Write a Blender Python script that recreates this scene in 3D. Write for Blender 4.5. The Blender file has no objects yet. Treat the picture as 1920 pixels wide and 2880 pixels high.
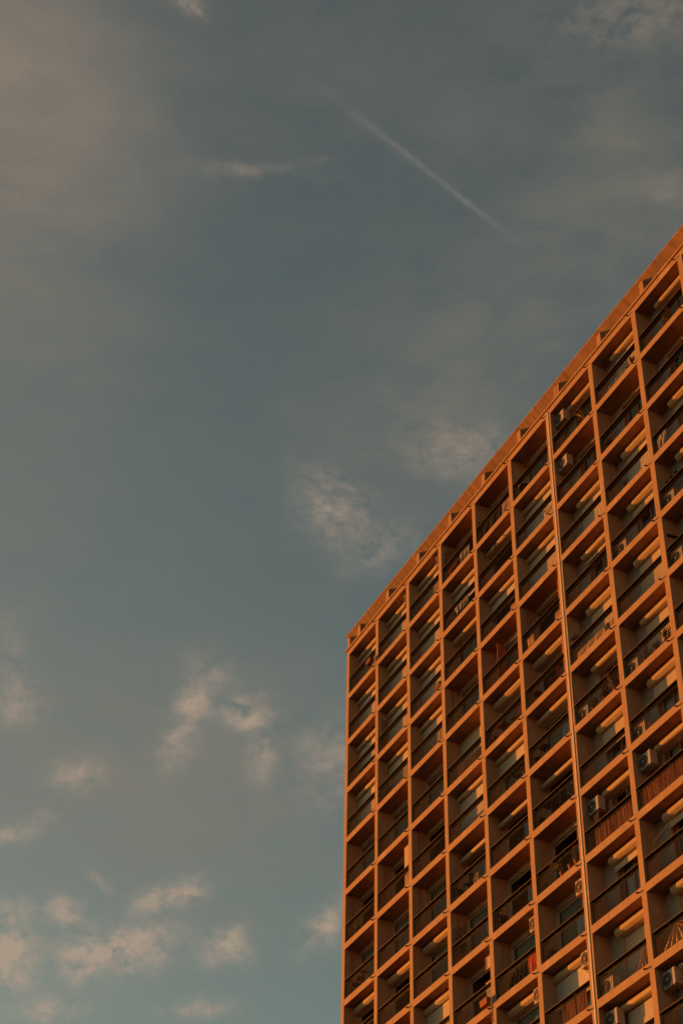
import bpy, math, random
from mathutils import Vector, Matrix
R = math.radians
random.seed(7)
COL = bpy.context.scene.collection
SC = bpy.context.scene

# ------------------------------------------------------------------ camera
ZT = 55.8                                   # height of the top slab's soffit above the street
F_PX, PIT, YAW, ROL = 4993.367, R(39.862), R(-65.459), R(1.177)
CAM = Vector((69.434, -32.33, ZT - 54.191))
fw = Vector((math.sin(YAW)*math.cos(PIT), math.cos(YAW)*math.cos(PIT), math.sin(PIT)))
rt = Vector((math.cos(YAW), -math.sin(YAW), 0)); up = rt.cross(fw)
r2 = rt*math.cos(ROL) + up*math.sin(ROL); u2 = -rt*math.sin(ROL) + up*math.cos(ROL)
cd = bpy.data.cameras.new('camera'); cam = bpy.data.objects.new('camera', cd); COL.objects.link(cam)
m = Matrix((r2, u2, -fw)).transposed().to_4x4(); m.translation = CAM
cam.matrix_world = m
cd.sensor_fit = 'VERTICAL'; cd.sensor_height = 36; cd.sensor_width = 24
cd.lens = 36*F_PX/2880; cd.clip_end = 6000; cd.clip_start = .1
SC.camera = cam

# ------------------------------------------------------------------ light
SUN_EL = R(5.0)
TANA = 2.6                                   # run along the facade per metre of depth
sdir = Vector((-TANA, -1, 0)).normalized()*math.cos(SUN_EL) + Vector((0, 0, math.sin(SUN_EL)))   # towards the sun
sl = bpy.data.lights.new('sun', 'SUN'); sl.energy = 5.0; sl.angle = R(.5); sl.color = (1, .275, .032)
so = bpy.data.objects.new('sun', sl); COL.objects.link(so)
so.rotation_euler = sdir.to_track_quat('Z', 'Y').to_euler(); so.location = (-60, -60, 120)
SC.view_settings.view_transform = 'Standard'; SC.view_settings.look = 'None'
SC.view_settings.gamma = 1; SC.view_settings.exposure = .45
SC.cycles.max_bounces = 8; SC.cycles.diffuse_bounces = 5

# ------------------------------------------------------------------ sky
W = bpy.data.worlds.new('World'); SC.world = W; W.use_nodes = True
nt = W.node_tree; nt.nodes.clear()
def N(t, **k):
    n = nt.nodes.new(t)
    for a, b in k.items(): setattr(n, a, b)
    return n
def lk(a, b): nt.links.new(a, b)
def mth(op, a, b=None, c=None, clamp=False):
    n = N('ShaderNodeMath', operation=op, use_clamp=clamp)
    for q, v in enumerate((a, b, c)):
        if v is None: continue
        if isinstance(v, (int, float)): n.inputs[q].default_value = v
        else: lk(v, n.inputs[q])
    return n.outputs[0]
out = N('ShaderNodeOutputWorld'); bg = N('ShaderNodeBackground'); lk(bg.outputs[0], out.inputs[0])
tc = N('ShaderNodeTexCoord'); DIR = tc.outputs['Generated']
sky = N('ShaderNodeTexSky', sky_type='NISHITA', sun_disc=False, sun_elevation=SUN_EL,
        sun_rotation=math.atan2(sdir.x, sdir.y), altitude=100, air_density=1.0, dust_density=1.3, ozone_density=1.0)
def pxdir(px, py):
    return (fw*F_PX + r2*(px-960) + u2*(1440-py)).normalized()
def vdot(v, src=None):
    n = N('ShaderNodeVectorMath', operation='DOT_PRODUCT'); lk(src or DIR, n.inputs[0]); n.inputs[1].default_value = v
    return n.outputs['Value']
def warp(src, scale, amp, det):
    n = N('ShaderNodeTexNoise'); n.inputs['Scale'].default_value = scale; n.inputs['Detail'].default_value = det; lk(DIR, n.inputs['Vector'])
    a = N('ShaderNodeVectorMath', operation='SUBTRACT'); lk(n.outputs['Color'], a.inputs[0]); a.inputs[1].default_value = (.5, .5, .5)
    b = N('ShaderNodeVectorMath', operation='MULTIPLY_ADD'); lk(a.outputs[0], b.inputs[0]); b.inputs[1].default_value = (amp, amp, amp); lk(src, b.inputs[2])
    return b.outputs[0]
BENT = warp(warp(DIR, 16, .026, 3), 60, .014, 5)
# patches of cloud standing at fixed bearings: centre, half-length, half-width (degrees), tilt, strength
def blob(px, py, ra, rb, tilt, amp, src=None):
    c = pxdir(px, py); a0 = (r2 - c*r2.dot(c)).normalized(); b0 = a0.cross(c)*-1
    t = R(tilt); a = a0*math.cos(t) - b0*math.sin(t); b = a0*math.sin(t) + b0*math.cos(t)
    k = F_PX
    u = vdot(a*(k/ra), src); v = vdot(b*(k/rb), src)
    r = mth('ADD', mth('MULTIPLY', u, u), mth('MULTIPLY', v, v))
    g = mth('POWER', 2.718, mth('MULTIPLY', r, -1.0))
    return mth('MULTIPLY', g, amp)
def noise(scale, det, rough, dist=0., mult=(1, 1, 1), off=0.):
    mp = N('ShaderNodeMapping'); mp.inputs['Scale'].default_value = mult; mp.inputs['Location'].default_value = (off, off*1.7, off*.6); lk(DIR, mp.inputs[0])
    n = N('ShaderNodeTexNoise'); n.inputs['Scale'].default_value = scale; n.inputs['Detail'].default_value = det
    n.inputs['Roughness'].default_value = rough; n.inputs['Distortion'].default_value = dist
    lk(mp.outputs[0], n.inputs['Vector']); return n.outputs['Fac']
n_big = noise(9, 3, .5, .6, (1, 1, 1.6), 3.1)
n_mid = noise(40, 7, .64, .5, (1, 1, 1.7), 1.3)
n_fine = noise(130, 5, .62, .3, (1, 1, 1.5), 8.2)
PUFFS = [(350, 2680, 120, 55, 14, 1.25), (250, 2660, 60, 40, 0, .6), (50, 2680, 85, 55, 10, 1.1), (470, 2515, 85, 38, 18, 1.0), (200, 2560, 55, 34, -14, .8), (45, 2570, 50, 35, 0, .7),
         (640, 2650, 75, 45, 18, .85), (545, 1990, 46, 50, -20, .75), (505, 2095, 50, 70, -15, .5), (700, 2005, 72, 45, 10, 1.0), (720, 2130, 45, 60, -10, .55), (930, 2150, 100, 110, 0, .42),
         (915, 2600, 48, 75, -30, .85), (900, 1400, 85, 95, 20, .33), (970, 1450, 80, 95, 20, .32), (1080, 1540, 105, 50, 35, .38), (1290, 1265, 140, 75, 8, .40), (220, 2180, 80, 50, 20, .5), (60, 2335, 90, 30, 10, .7),
         (40, 1980, 80, 60, 0, .42), (30, 1850, 60, 110, 0, .28), (140, 2835, 110, 26, 6, .75), (560, 2830, 80, 26, 10, .7), (545, 18, 45, 20, -35, .5), (1800, 40, 210, 70, 10, .30), (1890, 520, 70, 50, 0, .2),
         (720, 490, 150, 22, -4, .28), (880, 460, 90, 12, 18, .10), (60, 2760, 60, 30, 10, .6), (285, 2480, 40, 18, -25, .5), (600, 1890, 80, 50, 0, .35)]
acc = None
for p in PUFFS:
    g = blob(*p, BENT); acc = g if acc is None else mth('ADD', acc, g)
nm = mth('ADD', mth('MULTIPLY', n_mid, .62), mth('MULTIPLY', n_fine, .38))
dens = mth('MULTIPLY', mth('MULTIPLY', acc, 1.0), mth('MULTIPLY_ADD', nm, 6.2, -2.35))
dens = mth('MULTIPLY', mth('MINIMUM', mth('MAXIMUM', dens, 0.0), 1.0), .78)
# thin high veil, thicker to the upper left, and the vapour trail
veil = None
for p in ((-40, 280, 330, 560, 10, .85), (960, 100, 900, 300, 0, .10), (1750, 500, 420, 600, 0, .30), (600, 2200, 660, 340, 0, .52), (1250, 1150, 420, 260, 30, .32), (0, 1600, 380, 500, 0, .20), (1000, 700, 1600, 1500, 0, .16)):
    g = blob(*p, BENT); veil = g if veil is None else mth('ADD', veil, g)
n_wisp = noise(20, 7, .60, .25, (1.0, 1.0, 3.0), 5.3)
veil = mth('MULTIPLY', veil, mth('ADD', mth('MULTIPLY_ADD', n_big, 1.2, .05), mth('MULTIPLY_ADD', n_wisp, 1.5, -.62)))
veil = mth('MINIMUM', mth('MAXIMUM', veil, 0.0), .9)
TR = warp(DIR, 60, .0022, 3)
trail = mth('ADD', blob(1200, 479, 190, 8.5, -38.1, .14, TR), blob(1330, 581, 95, 8, -38.1, .12, TR))
trail = mth('ADD', trail, blob(1030, 348, 160, 15, -38, .06, TR))
trail = mth('MULTIPLY', trail, mth('MULTIPLY_ADD', n_fine, 2.0, .0))
tint = N('ShaderNodeMix', data_type='RGBA', blend_type='MULTIPLY'); tint.inputs['Factor'].default_value = 1
lk(sky.outputs[0], tint.inputs['A']); tint.inputs['B'].default_value = (.925, .90, .71, 1)
def mix(fac, a, col):
    n = N('ShaderNodeMix', data_type='RGBA'); lk(fac, n.inputs['Factor']); lk(a, n.inputs['A'])
    n.inputs['B'].default_value = (*col, 1); return n.outputs['Result']
CS = 1.0
c1 = mix(veil, tint.outputs['Result'], (1.74*CS, 1.50*CS, 1.17*CS))
c1 = mix(mth('MULTIPLY', blob(-60, 260, 420, 520, 10, .38, BENT), mth('MULTIPLY_ADD', n_big, 1.2, .3)), c1, (2.35, 1.75, 1.35))
c2 = mix(dens, c1, (3.5*CS, 2.58*CS, 1.90*CS))
c3 = mix(trail, c2, (3.0*CS, 2.5*CS, 2.1*CS))
lk(c3, bg.inputs['Color']); bg.inputs['Strength'].default_value = .094

# ------------------------------------------------------------------ materials
def mat(name, col, rough=.8, col2=None, scale=3., stretch=(1, 1, 1), bump=0., bscale=40., metal=0., fac=(.35, .65), spec=.3, detail=5, wave=None):
    m_ = bpy.data.materials.new(name); m_.use_nodes = True
    t = m_.node_tree; b = t.nodes['Principled BSDF']
    b.inputs['Roughness'].default_value = rough; b.inputs['Metallic'].default_value = metal
    b.inputs['Specular IOR Level'].default_value = spec
    b.inputs['Base Color'].default_value = (*col, 1)
    g = t.nodes.new('ShaderNodeNewGeometry')
    if col2 is not None:
        mp = t.nodes.new('ShaderNodeMapping'); mp.inputs['Scale'].default_value = stretch
        t.links.new(g.outputs['Position'], mp.inputs[0])
        n = t.nodes.new('ShaderNodeTexNoise'); n.inputs['Scale'].default_value = scale; n.inputs['Detail'].default_value = detail; n.inputs['Roughness'].default_value = .6
        t.links.new(mp.outputs[0], n.inputs['Vector'])
        cr = t.nodes.new('ShaderNodeValToRGB')
        cr.color_ramp.elements[0].position = fac[0]; cr.color_ramp.elements[0].color = (*col2, 1)
        cr.color_ramp.elements[1].position = fac[1]; cr.color_ramp.elements[1].color = (*col, 1)
        t.links.new(n.outputs['Fac'], cr.inputs[0]); t.links.new(cr.outputs[0], b.inputs['Base Color'])
    if bump:
        n2 = t.nodes.new('ShaderNodeTexNoise'); n2.inputs['Scale'].default_value = bscale; n2.inputs['Detail'].default_value = 4
        t.links.new(g.outputs['Position'], n2.inputs['Vector'])
        bp = t.nodes.new('ShaderNodeBump'); bp.inputs['Strength'].default_value = bump; bp.inputs['Distance'].default_value = .01
        t.links.new(n2.outputs['Fac'], bp.inputs['Height']); t.links.new(bp.outputs[0], b.inputs['Normal'])
    return m_
M = {}
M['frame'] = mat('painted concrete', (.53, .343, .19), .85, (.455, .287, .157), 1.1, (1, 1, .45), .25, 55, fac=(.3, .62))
def weathered(m_):  # rain streaks and chips, plus painted-in patches of thrown light
    t = m_.node_tree; b = t.nodes['Principled BSDF']; src = b.inputs['Base Color'].links[0].from_socket
    g = t.nodes.new('ShaderNodeNewGeometry')
    def layer(src, sc, stretch, lo, hi, col, amt, det=6):
        mp = t.nodes.new('ShaderNodeMapping'); mp.inputs['Scale'].default_value = stretch; t.links.new(g.outputs['Position'], mp.inputs[0])
        n = t.nodes.new('ShaderNodeTexNoise'); n.inputs['Scale'].default_value = sc; n.inputs['Detail'].default_value = det; n.inputs['Roughness'].default_value = .65; t.links.new(mp.outputs[0], n.inputs['Vector'])
        r = t.nodes.new('ShaderNodeMapRange'); r.inputs['From Min'].default_value = lo; r.inputs['From Max'].default_value = hi; r.inputs['To Max'].default_value = amt; t.links.new(n.outputs['Fac'], r.inputs['Value'])
        x = t.nodes.new('ShaderNodeMix'); x.data_type = 'RGBA'; t.links.new(r.outputs[0], x.inputs['Factor']); t.links.new(src, x.inputs['A']); x.inputs['B'].default_value = (*col, 1)
        return x.outputs['Result']
    src = layer(src, 1.0, (7, 7, .5), .52, .78, (.26, .165, .10), .75)       # rain streaks
    src = layer(src, .55, (1, 1, .8), .60, .66, (.66, .46, .30), .55, 3)      # lighter patches painted in for light thrown by windows opposite
    src = layer(src, 9, (1, 1, 1), .62, .75, (.22, .13, .08), .5)             # spots and chips
    t.links.new(src, b.inputs['Base Color'])
weathered(M['frame'])  # streaks and chips, plus the painted-in thrown light
M['soffit'] = mat('board marked concrete', (.53, .345, .215), .9, (.31, .185, .11), 1.7, (2.6, .45, .45), .12, 30, fac=(.30, .66), detail=9)
M['wall'] = mat('beige render', (.50, .42, .33), .9, (.43, .355, .275), 1.6, (1, 1, .6), .25, 60)
M['gable'] = mat('gable render', (.5, .36, .28), .9, (.42, .3, .23), .8, (1, 1, .3))
M['shut'] = mat('cream plastic shutter', (.62, .55, .43), .55, (.57, .50, .385), .9, (1, 1, 1))
M['shut2'] = mat('grey white shutter', (.60, .56, .47), .55, (.55, .51, .42), 1.2)
M['box'] = mat('shutter box paint', (.60, .47, .30), .6, (.54, .41, .25), 2.)
M['rail'] = mat('black painted metal', (.012, .010, .008), .5)
M['edge'] = mat('brown rail edge', (.34, .20, .11), .6, (.22, .12, .07), 5)  # paler brown strip along the handrail's front edge
M['bal'] = mat('dark brown bars', (.012, .008, .006), .7, spec=.15)
M['wood'] = mat('brown wood frame', (.30, .145, .075), .6, (.22, .10, .05), 6, (4, 4, .6))
M['tan'] = mat('tan window frame', (.46, .31, .205), .6)
M['alu'] = mat('white window frame', (.55, .52, .46), .5)
M['pipe'] = mat('pale downpipe', (.80, .70, .58), .5)
M['bouncecut'] = mat('bounce cutting floor layer', (.085, .045, .03), .7, (.06, .034, .024), 4)  # dark colour chosen to cut the light bounced onto the ceilings
M['ceil'] = mat('shade darkened ceiling', (.39, .215, .13), .9, (.25, .13, .075), 1.5, (1.4, 1, 1), .15, 30, fac=(.28, .68), detail=8)  # slab paint made darker and redder, putting the ceilings' shade into the colour
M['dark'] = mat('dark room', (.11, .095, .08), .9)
M['curtain'] = mat('white curtain', (.66, .63, .55), .9, (.46, .44, .38), 7, (2.4, 2.4, .05))
M['ac'] = mat('white air conditioner', (.54, .475, .38), .5)
M['grille'] = mat('dark fan grille', (.05, .047, .04), .6)
M['hub'] = mat('fan hub', (.4, .38, .33), .5)
M['metal'] = mat('bracket metal', (.35, .22, .15), .5)
M['spout'] = mat('spout plastic', (.03, .018, .012), .5)
M['ground'] = mat('street ground', (.10, .088, .075), .95, (.065, .056, .048), .2, bump=.3, bscale=5)
M['reed'] = mat('bamboo reed', (.46, .18, .085), .8, (.10, .035, .018), 3.2, (9, 9, .35), fac=(.36, .58), detail=6)
M['terracotta'] = mat('terracotta pot', (.36, .13, .06), .85)
M['brownbox'] = mat('brown planter', (.23, .075, .04), .7, (.12, .04, .02), 8)
M['leaf'] = mat('green leaf', (.055, .065, .022), .6, (.03, .04, .015), 5)
M['dryleaf'] = mat('dry leaf', (.30, .20, .08), .7, (.12, .09, .03), 6)
M['soil'] = mat('soil', (.04, .025, .015), 1)
M['red'] = mat('red striped cloth', (.50, .075, .03), .9)
M['redcloth'] = mat('red cloth', (.42, .06, .03), .9, (.09, .015, .012), 6, fac=(.4, .6))
M['white'] = mat('white cloth', (.62, .57, .50), .9, (.25, .2, .17), 9, fac=(.35, .6))
M['pink'] = mat('pink towel', (.62, .40, .33), .9, (.5, .30, .24), 6)
M['black'] = mat('black cloth', (.015, .015, .018), .95, (.006, .006, .008), 8)
M['blackmetal'] = mat('black metal furniture', (.018, .016, .014), .5)
M['redwood'] = mat('red brown wood', (.42, .15, .07), .6, (.30, .10, .045), 8)
M['palewood'] = mat('pale slats', (.6, .47, .33), .7)
M['board'] = mat('old boards', (.25, .17, .12), .8, (.13, .075, .05), 3, (5, 5, .5))
M['panel'] = mat('pale panel', (.60, .42, .33), .7)
M['trellis'] = mat('brown trellis', (.16, .08, .05), .8)
M['basket'] = mat('woven basket', (.62, .38, .2), .8)
M['rope'] = mat('pale line', (.6, .5, .4), .7)
M['grey'] = mat('grey plastic', (.1, .09, .08), .6)
def stripes(name, a, b, scale, dist, direction='DIAGONAL'):
    m_ = bpy.data.materials.new(name); m_.use_nodes = True; t = m_.node_tree; bs = t.nodes['Principled BSDF']; bs.inputs['Roughness'].default_value = .9
    tcn = t.nodes.new('ShaderNodeTexCoord'); w = t.nodes.new('ShaderNodeTexWave'); w.bands_direction = direction
    w.inputs['Scale'].default_value = scale; w.inputs['Distortion'].default_value = dist; w.inputs['Detail'].default_value = 2; w.inputs['Detail Scale'].default_value = 1.6
    mp = t.nodes.new('ShaderNodeMapping'); mp.inputs['Scale'].default_value = (1, 0, .35)
    t.links.new(tcn.outputs['Object'], mp.inputs[0]); t.links.new(mp.outputs[0], w.inputs['Vector'])
    cr = t.nodes.new('ShaderNodeValToRGB'); cr.color_ramp.elements[0].position = .42; cr.color_ramp.elements[1].position = .58
    cr.color_ramp.elements[0].color = (*b, 1); cr.color_ramp.elements[1].color = (*a, 1)
    t.links.new(w.outputs['Fac'], cr.inputs[0]); t.links.new(cr.outputs[0], bs.inputs['Base Color'])
    return m_
M['tancloth'] = mat('tan cloth', (.66, .40, .23), .9, (.5, .28, .15), 5, fac=(.3, .6))
M['redstripe'] = stripes('red striped towel', (.78, .11, .045), (.40, .035, .02), 4.2, .3, 'X')
def glass():
    m_ = bpy.data.materials.new('window glass'); m_.use_nodes = True; t = m_.node_tree; t.nodes.clear()
    o = t.nodes.new('ShaderNodeOutputMaterial'); mx = t.nodes.new('ShaderNodeMixShader'); tr = t.nodes.new('ShaderNodeBsdfTransparent')
    gl = t.nodes.new('ShaderNodeBsdfGlossy'); gl.inputs['Roughness'].default_value = .02; gl.inputs['Color'].default_value = (.9, .9, .9, 1)
    fr = t.nodes.new('ShaderNodeFresnel'); fr.inputs['IOR'].default_value = 1.5
    tr.inputs['Color'].default_value = (.80, .82, .80, 1)
    t.links.new(fr.outputs[0], mx.inputs[0]); t.links.new(tr.outputs[0], mx.inputs[1]); t.links.new(gl.outputs[0], mx.inputs[2]); t.links.new(mx.outputs[0], o.inputs[0])
    return m_
M['glass'] = glass()

# ------------------------------------------------------------------ mesh builder
class MB:
    def __init__(s): s.v = []; s.f = []
    def add(s, vs, fs):
        n = len(s.v); s.v += [tuple(q) for q in vs]; s.f += [tuple(n+i for i in f) for f in fs]; return s
    def box(s, x0, x1, y0, y1, z0, z1):
        return s.add([(x0,y0,z0),(x1,y0,z0),(x1,y1,z0),(x0,y1,z0),(x0,y0,z1),(x1,y0,z1),(x1,y1,z1),(x0,y1,z1)],
                     [(3,2,1,0),(4,5,6,7),(0,1,5,4),(1,2,6,5),(2,3,7,6),(3,0,4,7)])
    def tube(s, pts, r, n=6, cap=True):
        pts = [Vector(p) for p in pts]; rings = []
        for i, p in enumerate(pts):
            d = (pts[min(i+1, len(pts)-1)] - pts[max(i-1, 0)]).normalized()
            a = d.orthogonal().normalized() if i == 0 else (rings[-1][1] - d*rings[-1][1].dot(d)).normalized()
            b = d.cross(a); rr = r[i] if isinstance(r, (list, tuple)) else r
            rings.append(([p + (a*math.cos(2*math.pi*k/n) + b*math.sin(2*math.pi*k/n))*rr for k in range(n)], a))
        vs = [q for rg in rings for q in rg[0]]; fs = []
        for i in range(len(pts)-1):
            for k in range(n): fs.append((i*n+k, i*n+(k+1) % n, (i+1)*n+(k+1) % n, (i+1)*n+k))
        if cap: fs += [tuple(reversed(range(n))), tuple((len(pts)-1)*n+k for k in range(n))]
        return s.add(vs, fs)
    def prism_x(s, prof, x0, x1):            # profile in (y, z), extruded along x
        n = len(prof)
        return s.add([(x0, y, z) for y, z in prof] + [(x1, y, z) for y, z in prof],
                     [tuple(range(n)), tuple(reversed(range(n, 2*n)))] + [(i, n+i, n+(i+1) % n, (i+1) % n) for i in range(n)])
    def lathe(s, prof, c, n=12):             # (radius, z) about a vertical axis
        vs = [(c[0]+r*math.cos(2*math.pi*k/n), c[1]+r*math.sin(2*math.pi*k/n), c[2]+z) for r, z in prof for k in range(n)]
        fs = [(i*n+k, i*n+(k+1) % n, (i+1)*n+(k+1) % n, (i+1)*n+k) for i in range(len(prof)-1) for k in range(n)]
        fs += [tuple(reversed(range(n))), tuple((len(prof)-1)*n+k for k in range(n))]
        return s.add(vs, fs)
    def disc_y(s, cx, cz, y0, y1, r, n=20):  # a disc facing -y, with thickness
        vs = [(cx+r*math.cos(2*math.pi*k/n), y, cz+r*math.sin(2*math.pi*k/n)) for y in (y0, y1) for k in range(n)]
        return s.add(vs, [tuple(range(n)), tuple(reversed(range(n, 2*n)))] + [(k, n+k, n+(k+1) % n, (k+1) % n) for k in range(n)])
    def ring_y(s, cx, cz, y, r, w, n=24):
        return s.tube([(cx+r*math.cos(2*math.pi*k/n), y, cz+r*math.sin(2*math.pi*k/n)) for k in range(n+1)], w, 4, False)
    def sheet(s, fn, nu, nv):                # fn(u, v) -> point
        vs = [fn(i/nu, j/nv) for j in range(nv+1) for i in range(nu+1)]
        return s.add(vs, [(j*(nu+1)+i, j*(nu+1)+i+1, (j+1)*(nu+1)+i+1, (j+1)*(nu+1)+i) for j in range(nv) for i in range(nu)])
    def leaf(s, p, d, l, w):
        p = Vector(p); d = Vector(d).normalized(); a = d.cross(Vector((random.uniform(-1, 1), random.uniform(-1, 1), random.uniform(-1, 1)))).normalized()
        q = p + d*l*.5; return s.add([p, q+a*w*.5, p+d*l, q-a*w*.5], [(0, 1, 2, 3)])
    def build(s, name, m_, parent=None, loc=(0, 0, 0), solid=0., smooth=False):
        me = bpy.data.meshes.new(name); me.from_pydata(s.v, [], s.f); me.update()
        me.materials.append(M[m_] if isinstance(m_, str) else m_)
        if smooth:
            for p in me.polygons: p.use_smooth = True
        o = bpy.data.objects.new(name, me); COL.objects.link(o); o.location = loc
        if parent: o.parent = parent
        if solid:
            md = o.modifiers.new('thickness', 'SOLIDIFY'); md.thickness = solid; md.offset = 0
        return o
def tag(o, label=None, cat=None, group=None, kind=None):
    if label: o['label'] = label
    if cat: o['category'] = cat
    if group: o['group'] = group
    if kind: o['kind'] = kind
    return o
def thing(name, label, cat, loc, group=None, rz=0):
    o = bpy.data.objects.new(name, None); COL.objects.link(o); o.location = loc; o.rotation_euler = (0, 0, rz); o.empty_display_size = .2
    return tag(o, label, cat, group)

# ------------------------------------------------------------------ the building
XS = [0, 3.432, 6.886, 10.320, 13.737, 17.174, 20.712, 24.223, 27.662, 31.144, 34.59, 38.03]
H, FW, SH, D = 2.8, .30, .31, .72             # storey, fin width, slab edge height, loggia depth
NB, NR = len(XS)-1, 19
def fl(i): return XS[i] - (.40 if i == 6 else FW)         # left face of fin i
def zc(k): return ZT - k*H                                # ceiling of row k
def zf(k): return ZT - (k+1)*H + SH                       # balcony floor of row k
BLD = thing('apartment_building', 'tall concrete apartment block with a grid of recessed balconies, lit orange by the low sun', 'building', (0, 0, 0))

tag(MB().add([(-3000, -3000, 0), (3000, -3000, 0), (3000, 3000, 0), (-3000, 3000, 0)], [(0, 1, 2, 3)]).build('ground', 'ground'), kind='structure')

YD = 2.6
for i in range(NB+1):
    b = MB(); top = ZT + SH
    if i == 6:
        b.box(fl(6), fl(6)+.185, 0, YD, 0, top); b.box(fl(6)+.185, fl(6)+.215, .03, YD, 0, top-.002); b.box(fl(6)+.215, XS[6], 0, YD, 0, top)
    else: b.box(fl(i), XS[i], 0, YD, 0, top)
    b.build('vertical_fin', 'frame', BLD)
for k in range(NR+1):
    b = MB(); z = zc(k)
    for i in range(NB): b.box(XS[i], fl(i+1), 0, YD, z, z+SH)
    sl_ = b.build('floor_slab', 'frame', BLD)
    sl_.data.materials.append(M['ceil'])  # undersides get the colour with shade painted in
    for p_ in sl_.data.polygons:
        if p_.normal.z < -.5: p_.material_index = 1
    if k:
        t_ = MB()
        for i in range(NB): t_.box(XS[i]+.002, fl(i+1)-.002, .03, YD-.01, z+SH+.001, z+SH+.012)
        t_.build('added_dark_floor_layer', 'bouncecut', sl_)  # unseen dark layer added to keep balcony interiors dim
# attic: cornice lip, set-back posts, sloping eaves band, roof
xl, xr = -1.5, XS[-1]
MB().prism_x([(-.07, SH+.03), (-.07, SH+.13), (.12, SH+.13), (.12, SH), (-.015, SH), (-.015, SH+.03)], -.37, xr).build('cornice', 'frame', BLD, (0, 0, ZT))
e0, e1 = (.47, 2.24), (1.75, .96)             # eaves band: outer top edge, inner foot
J = fl(6)+.2
b = MB()
for xa, xb in ((xl, J-.012), (J+.012, xr)):
    b.prism_x([(e0[0], e0[1]), (e0[0], e0[1]+.05), (e1[0]+.05, e0[1]+.05), (e1[0]+.05, e1[1]), (e1[0], e1[1])], xa, xb)
b.build('eaves', 'soffit', BLD, (0, 0, ZT))
def post(x0, x1):
    y0 = .58; zt = e0[1] - (y0-e0[0]) + .003
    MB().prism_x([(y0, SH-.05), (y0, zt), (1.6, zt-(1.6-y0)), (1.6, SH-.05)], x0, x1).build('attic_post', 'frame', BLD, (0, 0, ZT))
post(xl, xl+.27)
for i in range(NB+1):
    if i == 6: post(J-.20, J-.025); post(J+.025, J+.19)
    else: post(XS[i]-.24, XS[i]+.05)
MB().box(xl, xr, 1.80, 13, SH-.1, e0[1]+.05).box(xl, xr, .62, 1.80, SH-.12, SH-.02).build('roof', 'soffit', BLD, (0, 0, ZT))
MB().box(xl, fl(0)-.002, .62, 13, 0, ZT+SH-.13).build('end_wall', 'gable', BLD)
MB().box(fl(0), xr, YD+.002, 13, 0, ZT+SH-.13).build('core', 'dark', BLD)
# rainwater pipe on the movement joint
b = MB()
for q in range(20):
    za, zb = q*H+.004, min((q+1)*H, ZT+SH-.03)
    b.prism_x([(0, za), (-.022, za), (-.022, zb), (0, zb)], J-.045, J+.045)
pp = b.build('downpipe', 'pipe', BLD)
b = MB()
for k in range(0, NR): b.box(J-.055, J+.055, -.027, -.0225, zc(k)+.10, zc(k)+.12)
b.build('pipe_clip', 'pipe', pp)

# what each balcony has, top to bottom: box type, shutter drop, extras.  R round box, Q square box, T hanging tube, L bare lintel, P flush panel
SPEC = {
 0: 'R1r R1s R.5s R1s L Lp Lp Q0', 1: 'R1r R1s R1s R1s L Lp L Q0 L', 2: 'R1r R1s R1s R1s L Lp Lp Q0 Q1r',
 3: 'L R.4s R0 Lp P1 R1s T0 L L Q0', 4: 'L R0 R.35s L Q0 R.3s T0 L L Q0', 5: 'L R1s R1s Lp Q0 R0 T0 L L Q.5s Q0',
 6: 'R0 L R1s R.08r Q1r R0 Q.4r R0 Q.12r Q1x R1r', 7: 'R1s L Q1s Q.12r Q1r R1r Q.35r R0 Q.12r Q1x Q0 L', 8: 'R0 L Q.12r Q0 Q.1r R0 R1r Q0', 9: 'R1s L Q0 R1r'}
wallmb = MB()
def shutter_mesh(x0, x1, z0, z1, y, pitch, amp):
    prof = []; z = z1
    while z > z0 + .001:
        zn = max(z - pitch, z0); prof += [(y, z), (y-amp, z-(z-zn)*.25), (y-amp, z-(z-zn)*.8)]; z = zn
    prof.append((y, z0))
    n = len(prof); b = MB()
    b.add([(x, p[0], p[1]) for p in prof for x in (x0, x1)], [(2*i, 2*i+2, 2*i+3, 2*i+1) for i in range(n-1)])
    b.box(x0, x1, y+.002, y+.014, z0, z1)
    return b
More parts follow.
